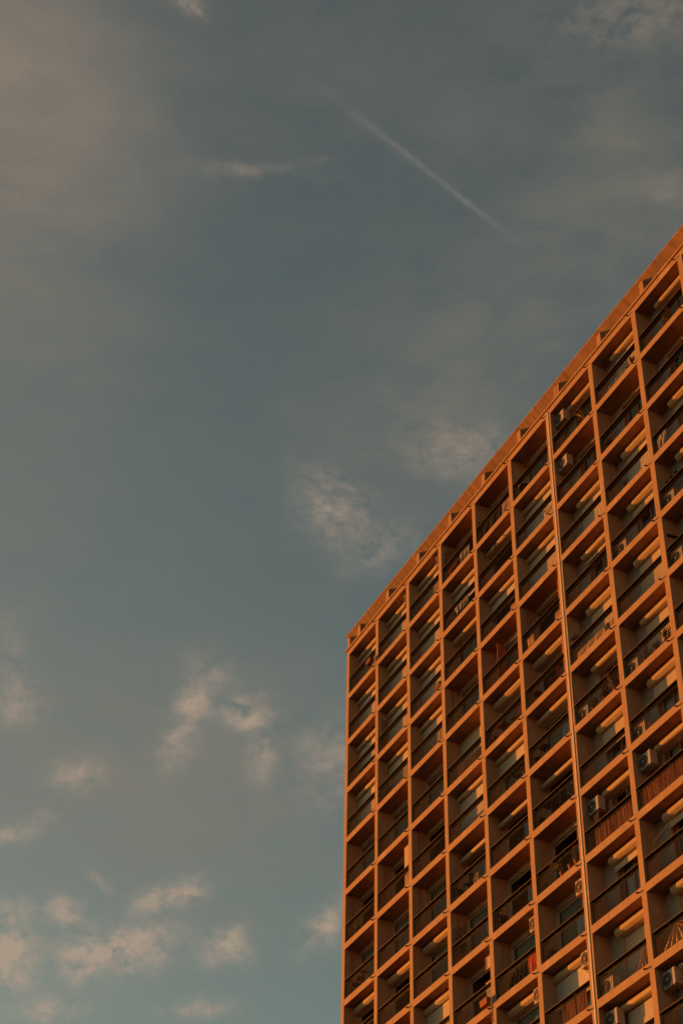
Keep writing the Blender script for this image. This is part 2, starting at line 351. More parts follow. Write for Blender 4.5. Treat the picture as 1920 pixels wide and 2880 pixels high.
def bay(i, k, spec, into=None):
    """one loggia: its piece of rear wall, window, shutter, railing and spout; into = dict of shared builders for bays out of frame"""
    x, w = XS[i], fl(i+1)-XS[i]; z0, z1 = zf(k), zc(k)
    t = spec[0]; rest = spec[1:]; pipe = rest.endswith('p'); fin = rest[-1] if rest and rest[-1] in 'rsxp' else ''
    drop = float(rest.rstrip('rsxp') or 0) if t != 'L' else 0
    wl = .82 if i >= 6 else .10
    hh = .36 if t in 'RQ' else (.40 if t == 'T' else .22)
    yw = D + .13
    wb = wallmb if into is None else into['wall']
    wb.box(x, x+wl, D, D+.28, z0, z1); wb.box(x+w-.10, x+w, D, D+.28, z0, z1); wb.box(x+wl, x+w-.10, D, D+.28, z1-hh, z1)
    xa, xb, za, zb = x+wl, x+w-.10, z0, z1-hh
    f = MB(); fr = .06
    f.box(xa, xa+fr, yw-.03, yw+.03, za, zb); f.box(xb-fr, xb, yw-.03, yw+.03, za, zb)
    f.box(xa+fr, xb-fr, yw-.03, yw+.03, zb-fr, zb); f.box(xa+fr, xb-fr, yw-.03, yw+.03, za, za+.09)
    mx = xa + (xb-xa)*(.60 if i < 6 else .42)
    f.box(mx-.035, mx+.035, yw-.04, yw+.04, za+.09, zb-fr)
    if i >= 6: f.box(xa+fr, xa+.30, yw-.02, yw+.02, za+.09, zb-fr)
    fm = 'wood' if i >= 6 else 'alu' if (i >= 3 and k >= 7) else ('tan' if i < 3 else random.choice(('tan', 'alu', 'wood')))
    g = MB().add([(xa+fr, yw, za+.09), (xb-fr, yw, za+.09), (xb-fr, yw, zb-fr), (xa+fr, yw, zb-fr)], [(0, 1, 2, 3)])
    if into is not None:
        into['frame'].v, into['frame'].f; into['frame'].add(f.v, f.f); into['glass'].add(g.v, g.f); win = None
    else:
        win = f.build('window', fm, BLD); g.build('pane', 'glass', win)
        if t != 'P' and drop < .9 and random.random() < .92:
            c0 = mx + random.uniform(-.1, .3) if random.random() < .35 else xa+(.12 if i < 6 else .36); c1 = xb - .05
            MB().sheet(lambda u, v: (c0+(c1-c0)*u, yw+.045+.022*math.sin(u*(c1-c0)*34), za+.05+(zb-za-.1)*v), max(8, int((c1-c0)*26)), 2).build('curtain', 'curtain', win, solid=.004)
    # shutter box
    ys = D-.13 if i < 6 else D-.06
    sb = MB(); sx0 = x+.015 if i < 6 else x+wl-.07; sx1 = x+w-.012
    if t == 'R':
        r = .13; cy, cz = D-.165, z1-.06-r
        prof = [(D-.001, z1-.06), (cy, z1-.06)] + [(cy-r*math.sin(a*math.pi/12), cz+r*math.cos(a*math.pi/12)) for a in range(1, 13)] + [(D-.001, cz-r)]
        sb.prism_x(prof, sx0, sx1)
    elif t == 'Q':
        sb.prism_x([(D-.001, z1-.085), (D-.27, z1-.085), (D-.29, z1-.105), (D-.29, z1-.26), (D-.19, z1-.345), (D-.001, z1-.345)], sx0, sx1)
    elif t == 'T':
        sb.tube([(sx0, D-.18, z1-.42), (sx1, D-.18, z1-.42)], .105, 16)
    s2 = None
    zs = z1-.37 if t in 'RQ' else z1-.02
    if t == 'P': s2 = shutter_mesh(x+.02, x+w-.02, z0, z1-.01, D-.02, .42, .004)
    elif drop > 0:
        if fin == 'x': ys = D+.08
        xs0 = x+.03 if i < 6 else xa+.005
        if fin == 'x': s2 = shutter_mesh(xa+.01, xb-.01, z0+.01, z1-hh-.005, ys, .05, .006)
        else: s2 = shutter_mesh(xs0, x+w-.03, zs-(zs-z0-.01)*drop, zs, ys, .055 if fin == 'r' else .045, .009 if fin == 'r' else .003)
    if into is not None:
        into['box'].add(sb.v, sb.f)
        if s2: into['shut'].add(s2.v, s2.f)
    else:
        if sb.v: sb.build('shutter_box', 'box', win)
        if s2: s2.build('shutter', 'shut' if fin != 's' else random.choice(('shut', 'shut2')), win)
    if pipe and into is None:
        MB().tube([(x+.06, .36, z0), (x+.06, .36, z1)], .035, 8).build('drainpipe', 'metal', BLD)
    # railing
    rb = MB(); yb = .055; zt = z0+.775
    rb.box(x+.10, x+w-.03, yb-.012, yb+.012, zt-.012, zt+.012); rb.box(x+.10, x+w-.03, yb-.012, yb+.012, z0+.03, z0+.055)
    for xx in (x+.10, x+w-.03): rb.box(xx-.016, xx+.016, yb-.016, yb+.016, z0, z0+.888)
    rb.box(x, x+.10, yb-.01, yb+.01, z0+.60, z0+.62); rb.box(x, x+.10, yb-.01, yb+.01, z0+.06, z0+.08)
    for q in (.33, .66): rb.box(x+w*q-.01, x+w*q+.01, yb-.01, yb+.01, zt+.012, z0+.888)
    n = int((w-.13)/.095)
    for q in range(1, n):
        xx = x+.10+(w-.13)*q/n; rb.box(xx-.0062, xx+.0062, yb-.004, yb+.004, z0+.055, zt-.012)
    hb = MB().prism_x([(.0, .905), (.0, .922), (.01, .930), (.19, .930), (.20, .922), (.20, .832), (.185, .832), (.18, .882), (.02, .895)], x+.035, x+w-.012)
    if into is None:
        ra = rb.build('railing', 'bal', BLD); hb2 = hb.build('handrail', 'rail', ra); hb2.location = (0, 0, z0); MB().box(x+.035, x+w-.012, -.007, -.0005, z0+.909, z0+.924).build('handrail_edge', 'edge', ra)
        MB().tube([(fl(i+1)-.17, -.115, zc(k+1)+.155), (fl(i+1)-.17, .01, zc(k+1)+.17)], .031, 10).build('drain_spout', 'spout', BLD)
    else:
        into['rail'].add(rb.v, rb.f); into['rail'].add([(a, b_, c+z0) for a, b_, c in hb.v], hb.f)
inview = set()
for i, s_ in SPEC.items():
    for k, sp in enumerate(s_.split()):
        bay(i, k, sp); inview.add((i, k))
# the spouts under the roof slab's edge
for i in range(NB): MB().tube([(fl(i+1)-.17, -.115, ZT+.155), (fl(i+1)-.17, .01, ZT+.17)], .031, 10).build('drain_spout', 'spout', BLD)
far = {q: MB() for q in ('wall', 'frame', 'glass', 'box', 'shut', 'rail')}
for i in range(NB):
    for k in range(NR):
        if (i, k) not in inview: bay(i, k, random.choice(('R1s', 'L', 'Q.3r', 'R0', 'R1r', 'Q0')), far)
wallmb.add(far['wall'].v, far['wall'].f)
wallmb.build('rear_wall', 'wall', BLD)
tag(far['frame'].build('windows_below', 'tan', BLD), kind='stuff'); tag(far['glass'].build('panes_below', 'glass', BLD), kind='stuff')
tag(far['box'].build('shutter_boxes_below', 'box', BLD), kind='stuff'); tag(far['shut'].build('shutters_below', 'shut', BLD), kind='stuff')
tag(far['rail'].build('railings_below', 'bal', BLD), kind='stuff')

#THINGS
# ------------------------------------------------------------------ things on the balconies
def P(i, k, x, y, z=0.): return (XS[i]+x, y, zf(k)+z)
def wid(i): return fl(i+1)-XS[i]
FLOOR = ['top', 'second', 'third', 'fourth', 'fifth', 'sixth', 'seventh', 'eighth', 'ninth', 'tenth', 'eleventh', 'twelfth']

# ---- air conditioners: one prototype, then copies of it and of its parts
def ac_proto(name, label, w=.70, h=.55, d=.30, legs=True):
    t = thing(name, label, 'air conditioner', (0, 0, 0))
    b = MB()
    e = .02
    b.add([(e,0,0),(w-e,0,0),(w-e,0,h),(e,0,h),(0,e,0),(w,e,0),(w,e,h),(0,e,h),(0,d,0),(w,d,0),(w,d,h),(0,d,h)],
          [(0,1,2,3),(0,3,7,4),(1,5,6,2),(4,7,11,8),(5,9,10,6),(8,11,10,9),(3,2,6,7),(7,6,10,11),(1,0,4,5),(5,4,8,9)])
    b.box(-.004, w+.004, .006, d-.006, h, h+.015)
    b.box(w, w+.025, .12, .22, .12, .30)
    b.build('casing', 'ac', t)
    cx, cz, r = w*.36, h*.5, h*.43
    g = MB().disc_y(cx, cz, -.006, .001, r, 28); gr = g.build('fan_grille', 'grille', t)
    q = MB()
    for rr in (r, r*.82, r*.64, r*.46): q.ring_y(cx, cz, -.012, rr, .004)
    for a in range(6):
        c_, s_ = math.cos(a*math.pi/3), math.sin(a*math.pi/3); q.tube([(cx+.04*c_, -.012, cz+.04*s_), (cx+r*c_, -.012, cz+r*s_)], .003, 4)
    q.build('guard', 'metal', gr)
    MB().disc_y(cx, cz, -.022, -.006, .045, 14).build('hub', 'hub', gr)
    if legs:
        l = MB()
        for x in (.10, w-.10): l.box(x-.02, x+.02, .0, d+.13, -.05, -.005); l.box(x-.02, x+.02, d+.10, d+.13, -.32, -.05); l.tube([(x, .05, -.04), (x, d+.11, -.28)], .012, 5)
        l.build('wall_bracket', 'metal', t)
    else:
        l = MB()
        for x in (.08, w-.08): l.box(x-.03, x+.03, .02, d-.02, -.05, 0)
        l.build('foot', 'grey', t)
    return t
def dup(root, loc, label, group, rz=0):
    r_ = root.copy(); COL.objects.link(r_); r_.location = loc; r_.rotation_euler = (0, 0, rz); r_['label'] = label; r_['group'] = group
    for ch in list(root.children):
        c = ch.copy(); COL.objects.link(c); c.parent = r_
        for g in ch.children:
            d = g.copy(); COL.objects.link(d); d.parent = c
    return r_
GW = 'air conditioners bracketed to the balcony walls'
wall_ac = ac_proto('wall_air_conditioner', 'x')
first = True
for i, k, x, y, z, lab in (
    (6, 0, .06, .20, 1.68, 'wall air conditioner in the top balcony just right of the pale downpipe'),
    (6, 1, .07, .17, 1.82, 'half sunlit wall air conditioner in the second balcony down, right of the downpipe'),
    (6, 7, .06, .235, 1.66, 'wall air conditioner above an orange board, over the red bamboo screen beside the downpipe'),
    (7, 7, .06, .235, 1.68, 'wall air conditioner over the right hand red bamboo screen'),
    (6, 10, .06, .24, 1.74, 'dark wall air conditioner at the foot of the picture right of the downpipe'),
    (7, 10, .06, .24, 1.74, 'dark wall air conditioner below the tent shaped tan cloth')):
    if first: wall_ac.location = P(i, k, x, y, z); wall_ac['label'] = lab; wall_ac['group'] = GW; first = False
    else: dup(wall_ac, P(i, k, x, y, z), lab, GW)
GR = 'sunlit air conditioners hung at the right end of a balcony'
for i, k, x, y, z, lab in (
    (5, 8, 2.40, .18, 1.72, 'sunlit air conditioner hung high, second from the bottom left of the downpipe'),
    (5, 9, 2.44, .16, 1.66, 'sunlit air conditioner over a cream shutter, lowest one left of the downpipe'),
    (4, 8, 2.47, .18, 1.76, 'sunlit air conditioner high above the red striped towel'),
    (4, 9, 2.50, .18, 1.68, 'sunlit air conditioner beside a shutter box, below the red striped towel'),
    (1, 0, 2.44, .22, 1.85, 'air conditioner hung at the right end of the second top balcony from the left corner'),
    (2, 0, 2.44, .22, 1.85, 'air conditioner hung over the mesh screened top balcony, third from the left corner')):
    dup(wall_ac, P(i, k, x, y, z), lab, GR)
GF = 'air conditioners standing on balcony floors behind the bars'
floor_ac = ac_proto('floor_air_conditioner', 'x', legs=False)
first = True
for i, k, x, lab in (
    (7, 3, .20, 'air conditioner on the floor behind bars, below a wire hanging from a beige wall'),
    (7, 5, .10, 'air conditioner on the floor beside trailing bushes, under a ribbed shutter'),
    (7, 6, .10, 'air conditioner on the floor of the balcony with a curtain above the right bamboo screen'),
    (6, 5, .10, 'air conditioner on the floor of the balcony with the tall dry grass'),
    (8, 3, .10, 'air conditioner on the floor below the dark bags at the right picture edge'),
    (8, 4, .12, 'air conditioner on the floor under the black wall tube at the right edge'),
    (6, 9, .16, 'air conditioner on the floor left of the steep tan cloth')):
    if first: floor_ac.location = P(i, k, x, .13, .05); floor_ac['label'] = lab; floor_ac['group'] = GF; first = False
    else: dup(floor_ac, P(i, k, x, .13, .05), lab, GF)
# square framed unit
t = thing('vent_cover', 'square pale cover with a raised rim hung over a white cabinet balcony', 'vent cover', P(3, 8, 2.42, .2, 1.72))
MB().box(.03, .66, .02, .3, .03, .48).build('panel', 'panel', t)
b = MB().box(0, .69, 0, .3, 0, .03).box(0, .69, 0, .3, .48, .51).box(0, .03, 0, .3, .03, .48).box(.66, .69, 0, .3, .03, .48); b.build('rim', 'ac', t)

# ---- screens, cloths, towels on railings
def reed_screen(name, label, i, k, x0, x1, group=None):
    b = MB(); n = int((x1-x0)/.022)
    for q in range(n):
        x = x0+(x1-x0)*q/n; w = random.uniform(.012, .021); h = .78+random.uniform(-.03, .04); y = .085+random.uniform(-.006, .006); l = random.uniform(-.012, .012)
        b.add([(x,y,.03),(x+w,y,.03),(x+w+l,y,h),(x+l,y,h),(x,y+.012,.03),(x+w,y+.012,.03),(x+w+l,y+.012,h),(x+l,y+.012,h)],
              [(0,1,2,3),(5,4,7,6),(1,5,6,2),(4,0,3,7),(3,2,6,7)])
    o = b.build(name, 'reed', None, P(i, k, 0, 0)); tag(o, label, 'bamboo screen', group)
    w2 = MB()
    for z in (.15, .42, .70): w2.tube([(x0, .074, z), (x1, .074, z)], .004, 4)
    w2.build('binding_wire', 'metal', o)
GB = 'red brown bamboo screens tied to railings'
reed_screen('bamboo_screen', 'red brown bamboo screen just right of the pale downpipe', 6, 7, .60, wid(6)-.03, GB)
reed_screen('bamboo_screen', 'red brown bamboo screen on the railing at the right picture edge', 7, 7, .28, wid(7)-.03, GB)
reed_screen('bamboo_screen', 'red brown bamboo screen left of the downpipe with white curtain beside it', 5, 9, 1.10, 2.78, GB)
def cloth(name, label, cat, i, k, m_, top, bot, y=.105, amp=.02, freq=14, n=(26, 8), hang=False, group=None):
    """top, bot: ((x, z), (x, z)) end points of the upper and lower edge"""
    def fn(u, v):
        a = (top[0][0]+(top[1][0]-top[0][0])*u, top[0][1]+(top[1][1]-top[0][1])*u); c = (bot[0][0]+(bot[1][0]-bot[0][0])*u, bot[0][1]+(bot[1][1]-bot[0][1])*u)
        return (a[0]+(c[0]-a[0])*v, y+amp*math.sin(freq*u+1.3*v)*(.3+v), a[1]+(c[1]-a[1])*v + .012*math.sin(5*u+v))
    o = MB().sheet(fn, *n).build(name, m_, None, P(i, k, 0, 0), solid=.008, smooth=True)
    return tag(o, label, cat, group)
cloth('draped_cloth', 'long rumpled tan cloth along the foot of a railing, striped by bar shadows', 'cloth', 6, 4, 'tancloth', ((.45, .42), (3.08, .42)), ((.30, .03), (3.1, .03)), y=.11, amp=.022, freq=30, n=(60, 8))
o = cloth('grey_cloth', 'small dark grey cloth hung over the long tan cloth', 'cloth', 6, 4, 'grey', ((2.40, .38), (2.66, .44)), ((2.50, .06), (2.74, .06)), y=.085, amp=.01)
cloth('draped_cloth', 'steep triangle of tan cloth behind bars in the right corner of a railing', 'cloth', 6, 9, 'tancloth', ((2.86, .74), (3.12, .72)), ((2.28, .04), (3.14, .03)), y=.11, amp=.025, freq=22)
cloth('draped_cloth', 'tent shaped tan cloth behind bars, hanging from one point of the railing', 'cloth', 7, 9, 'tancloth', ((1.20, .74), (1.34, .74)), ((.34, .03), (1.95, .03)), y=.11, amp=.025, freq=26, n=(40, 8))
cloth('dark_cloth', 'dark plain cloth draped beside the tent shaped tan cloth', 'cloth', 7, 9, 'brownbox', ((1.24, .80), (1.55, .80)), ((1.95, .20), (2.4, .40)), y=.10)
cloth('striped_towel', 'bright red striped towel hanging over a railing', 'towel', 4, 8, 'redstripe', ((2.39, .79), (3.08, .79)), ((2.38, .08), (3.07, .06)), amp=.012, freq=9)
cloth('red_laundry', 'crumpled dark red laundry over the railing of a top balcony', 'laundry', 3, 0, 'redcloth', ((.55, .60), (1.55, .62)), ((.62, .12), (1.50, .20)), amp=.04, freq=22)
cloth('white_laundry', 'pale grey and white laundry beside the red laundry of a top balcony', 'laundry', 3, 0, 'white', ((1.62, .74), (2.62, .70)), ((1.60, .22), (2.58, .10)), amp=.035, freq=18)
cloth('white_laundry', 'white laundry drying behind bars in the second balcony down, under a half open shutter', 'laundry', 3, 1, 'white', ((1.00, .76), (2.40, .76)), ((1.15, .30), (2.30, .26)), y=.10, amp=.035, freq=24)
cloth('black_clothes', 'row of black clothes hanging over a top floor railing', 'laundry', 4, 0, 'black', ((.30, .86), (2.20, .84)), ((.22, .10), (2.15, .06)), y=.12, amp=.045, freq=17, n=(34, 8))
cloth('black_coat', 'black coat bundled on the rail end left of the black clothes', 'laundry', 4, 0, 'black', ((.10, 1.28), (.62, 1.12)), ((.16, .80), (.70, .80)), y=.10, amp=.07, freq=8)
cloth('pink_towel', 'pale pink towel beside the black clothes on a top floor railing', 'towel', 4, 0, 'pink', ((2.28, .76), (3.06, .74)), ((2.16, .08), (3.05, .05)), amp=.018, freq=12)
cloth('black_tarp', 'plain black cloth tied along the lower half of a railing under a closed white panel', 'cloth', 3, 4, 'black', ((.98, .50), (3.08, .50)), ((1.0, .04), (3.1, .04)), y=.03, amp=.008)
cloth('hanging_clothes', 'dark clothes drying on a pale line left of the red striped towel', 'laundry', 4, 8, 'black', ((.95, .66), (2.15, .70)), ((.70, .16), (2.10, .20)), y=.16, amp=.05, freq=26, n=(40, 8))
t = MB().tube([(1.05, .12, .76), (1.6, .12, .745), (2.25, .12, .76)], .009, 5).build('clothes_line', 'rope', None, P(4, 8, 0, 0)); tag(t, 'pale clothes line above the dark drying clothes', 'clothes line')
cloth('pale_tarp', 'pale ragged tarpaulin behind bars at the right picture edge', 'cloth', 8, 2, 'white', ((.25, .70), (.92, .78)), ((.30, .05), (.72, .05)), y=.09, amp=.02)

# ---- planters and baskets
def planter(name, label, i, k, x0, x1, y0, y1, z0, z1, m_='brownbox', group=None, leaf=True):
    t = thing(name, label, 'planter', P(i, k, (x0+x1)/2, (y0+y1)/2, z0), group)
    w, d, h = (x1-x0)/2, (y1-y0)/2, z1-z0; e = .018
    b = MB().add([(-w+e,-d+e,0),(w-e,-d+e,0),(w-e,d-e,0),(-w+e,d-e,0),(-w,-d,h),(w,-d,h),(w,d,h),(-w,d,h),(-w+e,-d+e,h),(w-e,-d+e,h),(w-e,d-e,h),(-w+e,d-e,h),(-w+e,-d+e,h-.03),(w-e,-d+e,h-.03),(w-e,d-e,h-.03),(-w+e,d-e,h-.03)],
        [(3,2,1,0),(0,1,5,4),(1,2,6,5),(2,3,7,6),(3,0,4,7),(4,5,9,8),(5,6,10,9),(6,7,11,10),(7,4,8,11),(8,9,13,12),(9,10,14,13),(10,11,15,14),(11,8,12,15)])
    b.build('box', m_, t); MB().box(-w+e, w-e, -d+e, d-e, h-.05, h-.028).build('soil', 'soil', t)
    if leaf:
        l = MB()
        for q in range(26): l.leaf((random.uniform(-w+e, w-e), random.uniform(-d+e, d-e), h-.03), (random.uniform(-.6, .6), random.uniform(-.6, .6), 1), random.uniform(.06, .16), .03)
        l.build('leaves', 'dryleaf', t)
planter('flower_box', 'dark red flower box hung outside the railing of the top left corner balcony', 0, 0, 2.52, 3.04, -.27, -.03, .10, .35)
planter('flower_box', 'brown flower box against the right end of a railing in the third balcony down', 2, 2, 2.56, 3.05, -.06, .03, .03, .30)
planter('flower_box', 'red flower box hung outside below a white cabinet, wires dangling beside it', 3, 8, 2.54, 3.10, -.22, -.02, 0, .26, 'terracotta')
planter('window_box', 'long dark box on the floor along the bars of the leftmost bay', 0, 3, .85, 2.75, .08, .22, 0, .16, 'brownbox')
planter('pale_planter', 'pale planter behind the bars just left of the downpipe, striped by their shadows', 5, 3, 2.56, 3.10, .09, .25, .08, .48, 'basket')
planter('pale_planter', 'small pale planter behind the bars at the left end of a bare windowed balcony', 5, 3, .30, .84, .09, .25, .18, .60, 'basket')
planter('pale_planter', 'pale planter at the right end behind bars, under a half lowered shutter', 4, 2, 2.54, 3.06, .09, .25, .05, .36, 'basket')

# ---- plants
def potted(name, label, i, k, x, y, pot=(.11, .2), style='bush', h=.5, r=.3, m_='leaf', n=160, lean=(0, 0)):
    t = thing(name, label, 'plant', P(i, k, x, y))
    pr_, ph = pot
    MB().lathe([(pr_*.7, 0), (pr_, ph*.85), (pr_*1.12, ph*.86), (pr_*1.12, ph), (pr_*.9, ph), (pr_*.85, ph-.03)], (0, 0, 0), 12).build('pot', 'terracotta', t)
    s = MB(); l = MB()
    if style == 'bush':
        for q in range(9):
            a = random.uniform(0, 6.28); tip = Vector((math.cos(a)*r*random.uniform(.3, 1)+lean[0], math.sin(a)*r*.55*random.uniform(.2, 1)+lean[1], ph+h*random.uniform(.45, 1)))
            base = Vector((0, 0, ph-.03)); mid = base.lerp(tip, .5)+Vector((0, 0, .08)); s.tube([base, mid, tip], [.012, .008, .004], 5)
            for c in range(n//5):
                f = random.uniform(.25, 1.05); p = base.lerp(mid, f*2) if f < .5 else mid.lerp(tip, f*2-1)
                p = p + Vector((random.gauss(0, .05), random.gauss(0, .04), random.gauss(0, .05)))
                l.leaf(p, (random.uniform(-1, 1), random.uniform(-1, 1), random.uniform(-.4, 1)), random.uniform(.03, .075), random.uniform(.018, .032))
    elif style == 'spiky':
        for q in range(n):
            a = random.uniform(0, 6.28); e = random.uniform(.15, 1.2); L_ = h*random.uniform(.6, 1); d = Vector((math.cos(a)*math.cos(e)+lean[0], math.sin(a)*math.cos(e)*.6+lean[1], math.sin(e))).normalized()
            p0 = Vector((0, 0, ph)); p1 = p0+d*L_*.6; p2 = p0+d*L_+Vector((0, 0, -.25*L_*math.cos(e)))
            side = d.cross(Vector((0, 0, 1))).normalized()*.014
            l.add([p0-side*.6, p0+side*.6, p1+side, p1-side, p2], [(0, 1, 2, 3), (3, 2, 4)])
        s.tube([(0, 0, ph-.05), (0, 0, ph+.04)], .02, 6)
    elif style == 'bare':
        for q in range(n):
            a = random.uniform(0, 6.28); p = [Vector((0, 0, ph-.03))]
            for c in range(4): p.append(p[-1]+Vector((math.cos(a)*r*.25+random.gauss(0, .03)+lean[0]*.25, math.sin(a)*r*.12, h*.25)))
            s.tube(p, [.009, .007, .006, .004, .003], 4)
            for c in range(5): l.leaf(p[random.randint(2, 4)], (random.uniform(-1, 1), random.uniform(-1, 1), random.uniform(0, 1)), .07, .03)
    s.build('stems', 'dryleaf', t); l.build('leaves', m_, t)
potted('potted_palm', 'potted palm behind bars near the left corner, below a bare window', 0, 5, .62, .32, (.13, .24), 'spiky', .75, .4, 'leaf', 46)
potted('leafy_plant', 'tall dark leafy plant filling the left side of a balcony with white curtain', 3, 7, .42, .34, (.16, .3), 'bush', 1.55, .48, 'leaf', 640, (-.1, -.12))
potted('thorny_plant', 'thorny plant silhouetted against a lit shutter left of the downpipe', 5, 1, 2.45, .26, (.1, .2), 'bare', .85, .45, 'brownbox', 12)
potted('dry_yucca', 'dry yucca with drooping leaves in the top balcony right of the downpipe', 6, 0, 2.40, .24, (.13, .24), 'spiky', .95, .4, 'dryleaf', 44, (-.25, -.15))
potted('spiny_shrub', 'spiny shrub at the right end of the wire rack in a top balcony', 7, 0, 2.55, .24, (.13, .22), 'spiky', .62, .4, 'brownbox', 60)
potted('dark_bush', 'dark rounded bush in the left corner of a balcony beside a brown shutter', 7, 1, .28, .26, (.15, .26), 'bush', .42, .26, 'leaf', 320)
potted('red_flower', 'small red flowering plant behind the bars of the third balcony down', 7, 2, 1.15, .22, (.1, .2), 'bush', .45, .22, 'redcloth', 110)
potted('bare_shrub', 'bare forked shrub in the left corner below an air conditioner', 6, 1, .28, .20, (.1, .2), 'bare', .68, .3, 'brownbox', 5)
potted('tall_grass', 'tall dry ornamental grass rising over the handrail', 6, 5, 2.62, .22, (.14, .25), 'spiky', 1.05, .35, 'dryleaf', 80)
potted('yellow_shrub', 'yellowish rounded shrub behind the bars left of the tall dry grass', 6, 5, 1.15, .20, (.13, .22), 'bush', .52, .26, 'dryleaf', 260)
potted('low_shrub', 'low dark shrub between the yellowish shrub and the tall dry grass', 6, 5, 1.9, .20, (.12, .2), 'bush', .32, .42, 'brownbox', 200)
potted('rose_bush', 'leafy bush against a sunlit shutter at the right end of its balcony', 7, 5, 2.62, .19, (.12, .22), 'bush', .60, .42, 'leaf', 330)
potted('brown_bush', 'straggly brown bush beside the floor air conditioner', 7, 5, 1.25, .19, (.12, .2), 'bush', .50, .48, 'dryleaf', 220)
potted('low_brown_bush', 'low straggly bush in the middle of the balcony with the leafy bush', 7, 5, 1.95, .19, (.12, .2), 'bush', .36, .32, 'brownbox', 150)
potted('dry_bush', 'dense dry bush at the right end of the corner top balcony on the picture edge', 8, 0, 1.85, .24, (.14, .24), 'bush', .85, .45, 'dryleaf', 420)
potted('climbing_plant', 'climbing plant trailing along the handrail left of the downpipe', 5, 7, 2.75, .14, (.14, .24), 'bush', .75, .42, 'dryleaf', 380)
potted('climbing_plant', 'yellowish trailing plant in the middle of the same handrail, near the hanging lamp height', 5, 7, 1.75, .10, (.12, .2), 'bush', .72, .50, 'dryleaf', 260, (-.25, -.06))
potted('pot_plant', 'squat terracotta pot between the two trailing plants', 5, 7, 2.30, .15, (.13, .25), 'bush', .15, .15, 'leaf', 60)
def small_pots(name, i, k, xs, y, labels, m_='terracotta', r=.05, h=.12):
    for x, lab in zip(xs, labels):
        t = thing(name, lab, 'flower pot', P(i, k, x, y), 'small pots in a row')
        MB().lathe([(r*.7, 0), (r, h*.85), (r*1.15, h*.86), (r*1.15, h), (r*.9, h)], (0, 0, 0), 10).build('pot', m_, t)
        l = MB()
        for q in range(12): l.leaf((0, 0, h), (random.uniform(-.7, .7), random.uniform(-.7, .7), 1), random.uniform(.05, .1), .03)
        l.build('leaves', 'dryleaf', t)
small_pots('small_pot', 3, 7, (2.46, 2.60, 2.74, 2.88), .09, ('leftmost of four small sunlit pots on a ledge right of the leafy plant', 'second from the left of four small sunlit pots', 'third from the left of four small sunlit pots', 'rightmost of four small sunlit pots, beside the fin'), 'basket')
small_pots('small_pot', 2, 0, (.30, .46, .62), .10, ('leftmost of three little pots behind a mesh screen on a top balcony', 'middle one of three little pots behind a mesh screen', 'rightmost of three little pots behind a mesh screen'), 'pink')
small_pots('small_pot', 2, 4, (2.84, 2.98), .05, ('left one of two small pots at the end of a bare windowed balcony', 'right one of two small pots at the end of a bare windowed balcony'), 'basket')

# ---- furniture
def chair(name, label, i, k, x, y, m_, rz, h=.88, group=None, fold=False):
    t = thing(name, label, 'chair', P(i, k, x, y), group, rz); w, d = .21, .20
    for sx in (-1, 1):
        MB().tube([(sx*w, -d, 0), (sx*w, -d, .43)], .015, 6).build('leg', m_, t)
        MB().tube([(sx*w, d, 0), (sx*w, d, .45), (sx*w, d+.06, h)], .015, 6).build('leg', m_, t)
    b = MB()
    for q in range(5): yy = -d+.02+q*.085; b.box(-w, w, yy, yy+.065, .43, .45)
    b.build('seat', m_, t)
    b = MB()
    for q in range(4): zz = .56+q*(h-.62)/3; b.box(-w, w, d+.015+q*.013, d+.035+q*.013, zz, zz+.055)
    b.build('backrest', m_, t)
def table(name, label, i, k, x, y, m_, w=.28, d=.2, h=.70, rz=0, round_=False):
    t = thing(name, label, 'table', P(i, k, x, y), None, rz)
    if round_: MB().lathe([(w, h-.02), (w, h), ], (0, 0, 0), 24).build('top', m_, t)
    else:
        b = MB()
        for q in range(5): xx = -w+2*w*q/5; b.box(xx+.006, xx+2*w/5-.006, -d, d, h-.02, h)
        b.build('top', m_, t)
    for s_ in (-1, 1):
        MB().tube([(s_*w*.8, -d*.8, 0), (-s_*w*.6, -d*.8, h-.02)], .012, 6).build('leg', m_, t)
        MB().tube([(s_*w*.8, d*.8, 0), (-s_*w*.6, d*.8, h-.02)], .012, 6).build('leg', m_, t)
def stool(name, label, i, k, x, y, m_, r=.17, h=.5, top='disc'):
    t = thing(name, label, 'stool', P(i, k, x, y))
    MB().lathe([(r*.9, h-.05), (r, h-.03), (r, h), (r*.3, h+.005)], (0, 0, 0), 20).build('seat', m_, t)
    for q in range(3):
        a = q*2.094+.4; MB().tube([(math.cos(a)*r*1.05, math.sin(a)*r*1.05, 0), (math.cos(a)*r*.5, math.sin(a)*r*.5, h-.05)], .012, 6).build('leg', m_, t)
table('folding_table', 'red brown folding table in the fifth balcony down, between two wooden chairs', 4, 4, 1.10, .30, 'redwood', .30, .2, .72)
chair('wooden_chair', 'red brown slatted chair with tall back right of a folding table', 4, 4, 2.15, .32, 'redwood', -1.35, .95)
chair('wooden_chair', 'red brown slatted chair low in the left corner by a folding table', 4, 4, .40, .32, 'redwood', 1.5, .84)
chair('wooden_chair', 'red slatted folding chair beside an orange board left of the downpipe', 5, 4, 1.95, .32, 'redwood', -1.35, .92)
table('folding_table', 'dim folding table in the left corner of the balcony with the red slatted chair', 5, 4, .42, .30, 'redwood', .24, .18, .68)
table('small_table', 'small black table with sunlit crossed legs in the sixth balcony down', 5, 5, .74, .28, 'blackmetal', .26, .18, .70)
stool('round_stool', 'low black stool left of the small black table', 5, 5, .28, .28, 'blackmetal', .17, .42)
table('garden_table', 'dark slatted garden table in the seventh balcony down left of the downpipe', 5, 6, .86, .28, 'blackmetal', .30, .2, .80)
chair('garden_chair', 'dark garden chair turned to the dark slatted table', 5, 6, 1.50, .32, 'blackmetal', -1.2, .86)
